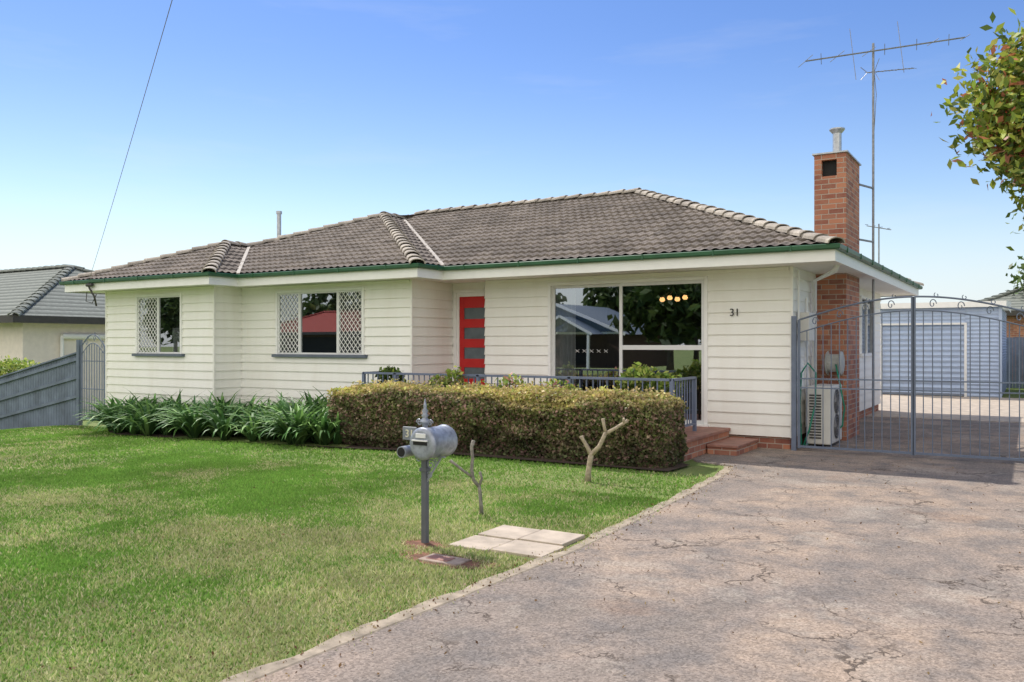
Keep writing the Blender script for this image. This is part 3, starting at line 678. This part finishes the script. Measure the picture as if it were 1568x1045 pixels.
# ---------------------------------------------------------------- vegetation
def mixcol(n,cols,w=None):
    c=np.array(cols)[rng.choice(len(cols),n,p=w)]; return c*rng.uniform(.7,1.3,(n,1))
HD=empty('hedge'); hx0,hx1,hy0,hy1,hh=-9.9,-4.08,10.36,11.35,.96
n=80000
f=rng.choice(4,n,p=[.50,.35,.10,.05]); u=rng.uniform(0,1,n); v=rng.uniform(0,1,n); dep=rng.exponential(.055,n)-.03
c=np.zeros((n,3))
X=hx0+(hx1-hx0)*u
endr=.16*(np.abs(2*u-1)**14)
Zt=hh+.08*nz(X,0*X+5,5.)+.05*nz(X,v+9,22.)-.10*np.abs(2*v-1)**5-endr
fr=f==0; zz=v*(Zt); c[fr]=np.stack([X[fr],(hy0+dep+.14*nz(X,v*3,5.)+.06*nz(X,v*3,16.)+.14*(v**7)+endr*.8+.07*(1-v)**3)[fr],zz[fr]],1)
tp=f==1; c[tp]=np.stack([X[tp],(hy0+.05+(hy1-hy0-.05)*v)[tp],(Zt-dep)[tp]],1)
rt=f==2; c[rt]=np.stack([(hx1-dep+.09*nz(u*3,v*3,9.)-.14*np.abs(2*u-1)**4-.12*v**6)[rt],(hy0+.05+(hy1-hy0-.05)*u)[rt],(v*(hh-.05))[rt]],1)
lf=f==3; c[lf]=np.stack([(hx0+dep)[lf],(hy0+(hy1-hy0)*u)[lf],(v*(hh-.05))[lf]],1)
sh_=rng.uniform(0,1,n)<.06; c[sh_&tp,2]+=rng.uniform(.0,.09,(sh_&tp).sum())
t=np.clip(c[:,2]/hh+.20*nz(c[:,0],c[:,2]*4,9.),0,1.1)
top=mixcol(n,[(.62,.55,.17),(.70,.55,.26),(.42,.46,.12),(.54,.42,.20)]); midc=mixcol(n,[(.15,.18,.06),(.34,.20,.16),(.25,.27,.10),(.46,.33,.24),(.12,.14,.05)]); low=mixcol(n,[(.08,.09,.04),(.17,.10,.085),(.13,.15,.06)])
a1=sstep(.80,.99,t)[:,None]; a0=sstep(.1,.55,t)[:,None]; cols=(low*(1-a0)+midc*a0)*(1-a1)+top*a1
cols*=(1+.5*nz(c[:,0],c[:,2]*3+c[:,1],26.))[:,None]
c[:,2]=np.maximum(c[:,2],.03)
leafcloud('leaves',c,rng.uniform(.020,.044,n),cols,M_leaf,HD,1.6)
MB().box(hx0+.16,hx1-.2,hy0+.22,hy1-.1,.0,hh-.16).obj('dark_core',simple('hedge_core',(.035,.03,.02),.95,scale=20),HD)  # solid dark box added inside the leaves to block see-through
mb=MB()
for k in range(60):
    x=random.uniform(hx0+.1,hx1-.1); mb.tube([(x,hy0+.22,0),(x+random.uniform(-.1,.1),hy0+.12,.35)],.008,5)
mb.obj('stems',M_bark,HD)
pl=[(-16.6,10.8),(-15.3,10.2),(-12,9.75),(-9.6,9.85),(-8.0,10.2),(-3.95,10.25),(-3.9,10.95),(-4.2,11.2),(-9.8,12.5),(-14.4,12.6),(-18.1,11.9)]
bm=bmesh.new(); bm.faces.new([bm.verts.new((x,y,float(gz(np.float64(x),y))+.03)) for x,y in pl]); me=bpy.data.meshes.new('garden_bed'); bm.to_mesh(me); bm.free(); me.materials.append(M_mulch); o=bpy.data.objects.new('garden_bed',me); COL.objects.link(o)

AG=empty('agapanthus_plants'); VV=[];FF=[];CC=[]; vi=0
spots=[]
for k in range(150):
    x=random.uniform(-16.7,-9.5); ymin=np.interp(x,[-16.7,-15.5,-12,-9.5],[10.9,10.35,9.95,9.95]); ymax=11.45 if x<-14.3 else 12.1
    spots.append((x,random.uniform(ymin,ymax)))
for (px,py) in spots:
    pz=float(gz(np.float64(px),py)); sc=random.uniform(.85,1.5); nl_=random.randint(26,38); shade=random.uniform(.7,1.35)
    for l in range(nl_):
        az=random.uniform(0,2*math.pi); el=random.uniform(.85,1.52); L=sc*random.uniform(.48,.78); w=random.uniform(.020,.033)
        d=Vector((math.cos(az),math.sin(az),0)); s=Vector((-d.y,d.x,0)); p=Vector((px+d.x*.04,py+d.y*.04,pz)); ns=6; ang=el; droop=random.uniform(1.2,2.7)
        base=random.choice([(.09,.20,.06),(.13,.27,.07),(.06,.14,.045),(.22,.38,.11)])
        for j in range(ns+1):
            ww=w*(1-(j/ns)**3)*(.7+.6*math.sin(math.pi*min(1,j/ns+.25)*.8))+.001
            VV.append(p-s*ww+Vector((0,0,.004))); VV.append(p+s*ww)
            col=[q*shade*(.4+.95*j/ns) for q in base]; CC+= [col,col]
            if j<ns: FF.append((vi+2*j,vi+2*j+1,vi+2*j+3,vi+2*j+2))
            p=p+(d*math.cos(ang)+Vector((0,0,math.sin(ang))))*(L/ns); ang-=droop/ns*(.5+j/ns)
        vi+=2*(ns+1)
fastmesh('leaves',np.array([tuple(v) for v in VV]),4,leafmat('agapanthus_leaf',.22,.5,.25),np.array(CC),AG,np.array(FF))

def shrub(name,blobs,n,size,cols,w=None,stems=None,elong=1.9,fill=.55):
    g=empty(name); vol=np.array([b[3]*b[4]*b[5] for b in blobs]); ch=rng.choice(len(blobs),n,p=vol/vol.sum()); B=np.array(blobs)[ch]
    d=rng.normal(size=(n,3)); d/=np.linalg.norm(d,axis=1)[:,None]; r=rng.uniform(fill,1.0,n)[:,None]**.6
    r=r*rng.uniform(.7,1.25,(n,1))
    c=B[:,:3]+d*r*B[:,3:6]
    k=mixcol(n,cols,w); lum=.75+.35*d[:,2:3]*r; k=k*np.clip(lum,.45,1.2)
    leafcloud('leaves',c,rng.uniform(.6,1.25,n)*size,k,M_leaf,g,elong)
    if stems:
        mb=MB()
        for pts,rs in stems: mb.tube(pts,rs,8)
        mb.obj('stems',M_bark,g,smooth=True)
    return g
lg=[(.34,.46,.08),(.20,.32,.06),(.50,.54,.13)]; dk=[(.07,.12,.03),(.11,.18,.045),(.16,.22,.07)]
shrub('porch_shrub',[(-5.1,12.15,1.1,.32,.25,.22),(-4.75,12.3,1.0,.25,.22,.2),(-5.4,12.3,.95,.2,.2,.25)],1300,.05,lg,stems=[([(-5.1,12.2,.3),(-5.1,12.2,1.0)],[.02,.012])])
shrub('porch_shrub.001',[(-8.15,11.5,1.05,.18,.15,.2),(-8.5,11.55,.98,.2,.15,.14)],300,.05,lg+[(.5,.4,.2)],stems=[([(-8.2,11.5,.3),(-8.15,11.5,1.1)],[.02,.01])])
shrub('porch_shrub.002',[(-7.05,11.5,1.0,.28,.15,.16),(-6.2,11.5,.98,.3,.15,.12)],350,.045,lg+[(.6,.3,.25)],stems=[([(-7,11.5,.3),(-7,11.5,1.)],[.02,.01])])
shrub('porch_shrub.003',[(-9.9,11.95,1.05,.26,.2,.18)],330,.06,dk+lg[:1],stems=[([(-9.9,12,.3),(-9.9,12,1.)],[.02,.01])])
shrub('yellow_shrub',[(-25.2,13.4,.75,1.2,.6,.45),(-22.9,13.0,.9,.5,.4,.25)],3000,.06,lg,stems=[([(-25,13.4,-.7),(-25,13.4,.6)],[.05,.03])])

def tree(name,base,top,blobs,n,size,cols,w=None,limb=.08,berries=0,fill=.15,bark=M_bark,per=26,spr=.17):
    g=empty(name); mb=MB(); b0=Vector(base); t0=Vector(top)
    mb.tube([b0,b0.lerp(t0,.4)+Vector((.03,.02,0)),t0],[limb*1.3,limb,limb*.7],9)
    for b in blobs:
        q=Vector(b[:3]); mid=t0.lerp(q,.5)+Vector((0,0,-.08)); mb.tube([t0-Vector((0,0,.1)),mid,q],[limb*.6,limb*.35,limb*.12],6)
        for _ in range(5):
            d=Vector((random.gauss(0,1),random.gauss(0,1),random.gauss(0,1))).normalized(); e=q+Vector((d.x*b[3],d.y*b[4],d.z*b[5]))*.9; mb.tube([q.lerp(mid,.2),e],[limb*.16,limb*.04],5)
    mb.obj('trunk_and_limbs',bark,g,smooth=True)
    vol=np.array([b[3]*b[4]*b[5] for b in blobs]); ncl=max(30,n//per); ch=rng.choice(len(blobs),ncl,p=vol/vol.sum()); B=np.array(blobs)[ch]
    d=rng.normal(size=(ncl,3)); d/=np.linalg.norm(d,axis=1)[:,None]; r=(fill+(1-fill)*rng.uniform(0,1,ncl))[:,None]**.5
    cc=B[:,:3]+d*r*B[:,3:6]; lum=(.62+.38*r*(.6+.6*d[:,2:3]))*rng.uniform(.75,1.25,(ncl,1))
    k=rng.integers(0,ncl,n); spread=np.mean(B[:,3])*spr
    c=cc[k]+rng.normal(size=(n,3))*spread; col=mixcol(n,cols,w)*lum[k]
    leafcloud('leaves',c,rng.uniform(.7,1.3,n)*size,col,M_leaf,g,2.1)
    if berries:
        k=rng.integers(0,ncl,berries//14); c=np.repeat(cc[k],14,0)+rng.normal(size=(len(k)*14,3))*spread*.5
        leafcloud('berries',c,np.full(len(c),size*.32),mixcol(len(c),[(.6,.08,.05),(.75,.25,.12),(.5,.14,.1)]),M_leaf,g,1.1)
    return g
tree('berry_tree',(.95,9.9,0),(.9,9.9,2.3),[(.42,9.4,3.75,.78,.8,.72),(.68,9.6,4.35,.75,.7,.62),(1.1,10.1,4.0,1.1,1.1,1.1),(.85,9.6,3.0,.75,.7,.6),(.02,9.45,3.9,.58,.6,.55),(.2,9.5,4.25,.48,.5,.42),(.18,9.5,3.45,.42,.5,.42),(.42,9.5,2.98,.35,.4,.38)],56000,.047,
     [(.24,.34,.06),(.44,.52,.08),(.13,.20,.05),(.62,.60,.14),(.58,.22,.12)],[.26,.30,.17,.16,.11],berries=13000,per=34,spr=.15)
tree('tree',(2.2,46,0),(2.2,46,3),[(.75,46,4.4,1.5,1.6,1.5),(2.4,46,4.0,1.7,1.7,1.5)],2500,.16,dk,limb=.15)
for k,(x,y,h) in enumerate([(-19.5,-24,8),(-22,-36,9),(-29,-38,9),(-37,-36,8),(-41,-28,7.5),(-48,-40,10),(-58,-36,9),(-66,-30,8),(-74,-32,9),(8,-22,7),(-8,-30,8)]):
    tree('street_tree',(x,y,0),(x,y,h*.3),[(x,y,h*.62,h*.36,h*.3,h*.34),(x+1.5,y+.5,h*.42,h*.28,h*.22,h*.26),(x-1.6,y,h*.45,h*.28,h*.2,h*.26)],1400,.42,dk,limb=.2,spr=.1,per=12)

g=empty('pruned_frangipani'); mb=MB(); o=Vector((-4.54,9.15,0))
P=lambda dx,dz,dy=0: o+Vector((dx*.85,dx*.5+dy,dz))
mb.tube([P(0,0),P(.01,.12),P(.03,.26),P(.05,.36)],[.042,.034,.032,.032],10)
mb.tube([P(.04,.32),P(-.02,.42,.03),P(-.08,.50,.05),P(-.10,.54,.05)],[.03,.024,.022,.026],9)
mb.tube([P(.04,.32),P(.14,.42),P(.20,.52,-.03),P(.235,.60,-.03)],[.032,.026,.024,.024],9)
mb.tube([P(.235,.58,-.03),P(.21,.68,-.03),P(.20,.76,-.03)],[.023,.019,.022],9)
mb.tube([P(.235,.58,-.03),P(.33,.64,.02),P(.42,.70,.04),P(.47,.73,.04)],[.023,.02,.018,.022],9)
mb.tube([P(.42,.70,.04),P(.44,.76,.0)],[.017,.015],8); mb.obj('stem',M_tanwood,g,smooth=True)
g=empty('pruned_frangipani.001'); mb=MB(); o=Vector((-4.51,6.81,0))
mb.tube([P(0,0),P(-.01,.12),P(-.02,.24),P(-.03,.30)],[.022,.018,.017,.017],8)
mb.tube([P(-.03,.28),P(-.08,.34),P(-.10,.44),P(-.09,.56),P(-.10,.66),P(-.08,.72)],[.018,.016,.017,.015,.017,.02],8)
mb.tube([P(-.09,.37),P(-.18,.43),P(-.27,.50),P(-.31,.53)],[.014,.012,.013,.017],8)
mb.tube([P(-.03,.27),P(-.00,.36),P(-.02,.42)],[.015,.012,.014],8); mb.obj('stem',M_grwood,g,smooth=True)

# ---------------------------------------------------------------- mailbox
MBX=empty('mailbox'); mx,my=-4.27,5.60
mb=MB().box(mx-.024,mx+.024,my-.024,my+.024,-.05,.74); mb.box(mx-.035,mx+.035,my-.035,my+.035,.60,.63); mb.obj('post',M_mpost,MBX,bevel=.004)
cxm,czm=mx+.085,.845
prof=[(-.005,.10),(0,.118),(.012,.128),(.02,.134),(.03,.126),(.30,.126),(.31,.134),(.325,.128),(.335,.10),(.35,.03)]
mb=MB(); mb.tube([(cxm,my-.16+a,czm) for a,_ in prof],[r for _,r in prof],40); o=mb.obj('drum',M_mail,MBX,smooth=True)
o.data.polygons[-2].use_smooth=False
MB().box(cxm-.075,cxm+.06,my-.173,my-.166,czm-.008,czm+.02).obj('letter_slot',M_black,MBX)
mb=MB(); mb.box(cxm-.085,cxm+.07,my-.182,my-.166,czm+.022,czm+.034); mb.box(cxm-.05,cxm+.05,my-.175,my-.166,czm+.05,czm+.085); mb.obj('slot_hood',M_alum,MBX,bevel=.002)
mb=MB(); mb.tube([(mx-.13,my-.15,.765),(mx-.13,my+.14,.765)],.047,20); mb.obj('paper_tube',M_mail,MBX)
MB().tube([(mx-.13,my-.153,.765),(mx-.13,my-.149,.765)],.038,20).obj('paper_tube_mouth',M_black,MBX)
mb=MB(); mb.tube([(mx,my,.74),(mx,my,.98),(mx,my,1.0),(mx,my,1.01),(mx,my,1.03),(mx,my,1.045),(mx,my,1.06),(mx,my,1.075),(mx,my,1.10),(mx,my,1.12),(mx,my,1.135),(mx,my,1.20)],[.022,.022,.04,.045,.028,.018,.032,.018,.026,.012,.015,.002],12)
mb.tube([(mx+.024*math.cos(t),my-.0,.98+.024*math.sin(t)) for t in np.linspace(0,6.28,12)],.006,5); mb.obj('finial',M_mail,MBX,smooth=True)
MB().box(mx-.19,mx-.045,my-.06,my-.045,.855,.965).obj('number_plate',M_plate,MBX,bevel=.006)
text('plate_number','31',.09,(mx-.115,my-.062,.88),(math.pi/2,0,0),M_num,MBX,.003)
mb=MB()
def scroll(cx,cz,r,s,yy): return [(cx+s*r*(1-t/11)*math.cos(t),yy,cz+r*(1-t/11)*math.sin(t)) for t in np.linspace(0,9,26)]
for (cx,cz,r,s) in ((mx+.06,.66,.045,1),(mx+.12,.70,.03,-1),(mx-.07,.70,.035,-1),(mx-.09,.82,.03,1),(mx-.06,1.0,.03,-1),(mx+.05,1.0,.03,1),(mx+.045,.57,.03,-1)): mb.tube(scroll(cx,cz,r,s,my),.006,6)
mb.beam((mx-.17,my,.73),(mx+.2,my,.73),.02,.012); mb.beam((mx+.02,my,.52),(mx+.16,my,.72),.014); mb.obj('scrollwork',M_mail,MBX)

# ---------------------------------------------------------------- lawn blades
n=520000
x=rng.uniform(-24,-3.0,n); y=rng.uniform(1.0,12.2,n)
near=rng.uniform(0,1,n)<.5; x[near]=rng.uniform(-11,-3.0,near.sum()); y[near]=rng.uniform(1.5,8.5,near.sum())
bedy=np.interp(x,[-24,-17.2,-16.4,-15.3,-12,-9.6,-8,-3.9],[11.7,11.5,10.7,10.3,9.85,9.9,10.25,10.3])
ex=edge_x(y)+.10*nz(y,y*0+3,20.)
keep=(x<ex-.12+rng.exponential(.05,n))&(y<bedy+.1*nz(x,y,9.))
keep&=~((x>-4.07)&(x<-3.2)&(y>5.62)&(y<6.49)&(rng.uniform(0,1,n)>.03)); keep&=~((((x+3.82)/.36)**2+((y-5.22)/.16)**2)<rng.uniform(.5,1.1,n)); keep&=~((((x+4.27)/.16)**2+((y-5.56)/.1)**2)<1)
x=x[keep];y=y[keep];n=len(x); D=np.hypot(x,y)
h=rng.uniform(.014,.036,n)*(1+.3*nz(x,y,5.)); az=rng.uniform(0,2*np.pi,n); w=(.0022+.00055*D)*rng.uniform(.7,1.4,n); lean=rng.uniform(0,1.1,n)
z=gz(x,y); dx=np.cos(az);dy=np.sin(az); laz=rng.uniform(0,2*np.pi,n)
V=np.stack([np.stack([x-dx*w,y-dy*w,z],1),np.stack([x+dx*w,y+dy*w,z],1),np.stack([x+np.cos(laz)*h*lean,y+np.sin(laz)*h*lean,z+h],1)],1)
dry=np.clip(.24+.95*nz(x,y,4.)+.6*nz(x,y,15.)+.55*sstep(-7.5,-3.6,x)*sstep(7.8,5,y)+.2*sstep(9,4,y)-.2*sstep(5,10,y),0,1)[:,None]
gcol=mixcol(n,[(.145,.295,.05),(.19,.345,.06),(.235,.38,.08)]); dcol=mixcol(n,[(.47,.49,.21),(.40,.45,.17),(.62,.56,.34)])
pick=(rng.uniform(0,1,(n,1))<dry*.9); cols=np.where(pick,dcol,gcol)*(1+.32*nz(x,y,8.))[:,None]
fastmesh('lawn',V.reshape(-1,3),3,M_grass,np.repeat(cols,3,0))
n=1700; x=rng.uniform(-9,0.2,n); y=rng.uniform(2,13.4,n); c=np.stack([x,y,np.full(n,.024)],1)
k=rng.uniform(0,1,n)<.35; c[k,0]=edge_x(c[k,1])+rng.normal(0,.12,k.sum())
ll=leafcloud('fallen_leaves',c,rng.uniform(.006,.016,n),mixcol(n,[(.25,.15,.07),(.35,.25,.12),(.15,.08,.04)]),M_leaf)

# ---------------------------------------------------------------- camera, light
cam=bpy.data.cameras.new('camera'); co=bpy.data.objects.new('camera',cam); COL.objects.link(co)
co.location=(0,0,1.65); co.rotation_euler=(math.pi/2,0,math.radians(31.48)); cam.lens=1300/1568*36; cam.sensor_width=36; cam.shift_y=.0029; cam.clip_end=5000; cam.clip_start=.05
scene.camera=co
EL=math.radians(52); sx,sy=-.88,.47; l=math.hypot(sx,sy); sx/=l; sy/=l
s=Vector((sx*math.cos(EL),sy*math.cos(EL),math.sin(EL)))
sun=bpy.data.lights.new('sun','SUN'); sun.energy=4.2; sun.angle=math.radians(.5); sun.color=(1,.95,.88); so=bpy.data.objects.new('sun',sun); COL.objects.link(so); so.rotation_euler=s.to_track_quat('Z','Y').to_euler()
w=bpy.data.worlds.new('World'); scene.world=w; w.use_nodes=True; nt=w.node_tree; bg=nt.nodes['Background']
sk=nt.nodes.new('ShaderNodeTexSky'); sk.sky_type='NISHITA'; sk.sun_disc=False; sk.sun_elevation=EL; sk.sun_rotation=math.atan2(sx,sy); sk.air_density=1.0; sk.dust_density=.3; sk.ozone_density=1.6
tc=N(nt,'ShaderNodeTexCoord'); sp=N(nt,'ShaderNodeSeparateXYZ'); nt.links.new(tc.outputs['Generated'],sp.inputs[0])
dp=mix(nt,maprange(nt,sp.outputs[2],.06,.38,0,1,True),(1,1,1),(.56,.70,.98)); c0_=mix(nt,1.,sk.outputs[0],dp,'MULTIPLY')
c0_=mix(nt,maprange(nt,sp.outputs[2],.0,.18,.75,0,True),c0_,(5.3,5.7,6.3))
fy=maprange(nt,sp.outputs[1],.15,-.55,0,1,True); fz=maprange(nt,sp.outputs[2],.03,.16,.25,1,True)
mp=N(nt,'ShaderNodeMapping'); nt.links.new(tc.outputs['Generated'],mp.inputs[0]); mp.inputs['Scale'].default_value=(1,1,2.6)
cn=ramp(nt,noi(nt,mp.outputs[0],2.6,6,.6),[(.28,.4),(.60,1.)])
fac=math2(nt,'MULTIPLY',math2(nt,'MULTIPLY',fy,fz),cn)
c1=mix(nt,fac,c0_,(11.6,11.0,10.2))  # bright cloud bank behind the camera, added to lift the shaded house front
mp2=N(nt,'ShaderNodeMapping'); nt.links.new(tc.outputs['Generated'],mp2.inputs[0]); mp2.inputs['Scale'].default_value=(1,1,7)
wf=ramp(nt,noi(nt,mp2.outputs[0],3.,5,.6),[(.54,0.),(.8,.14)])
c2=mix(nt,wf,c1,(6,6.1,6.2))
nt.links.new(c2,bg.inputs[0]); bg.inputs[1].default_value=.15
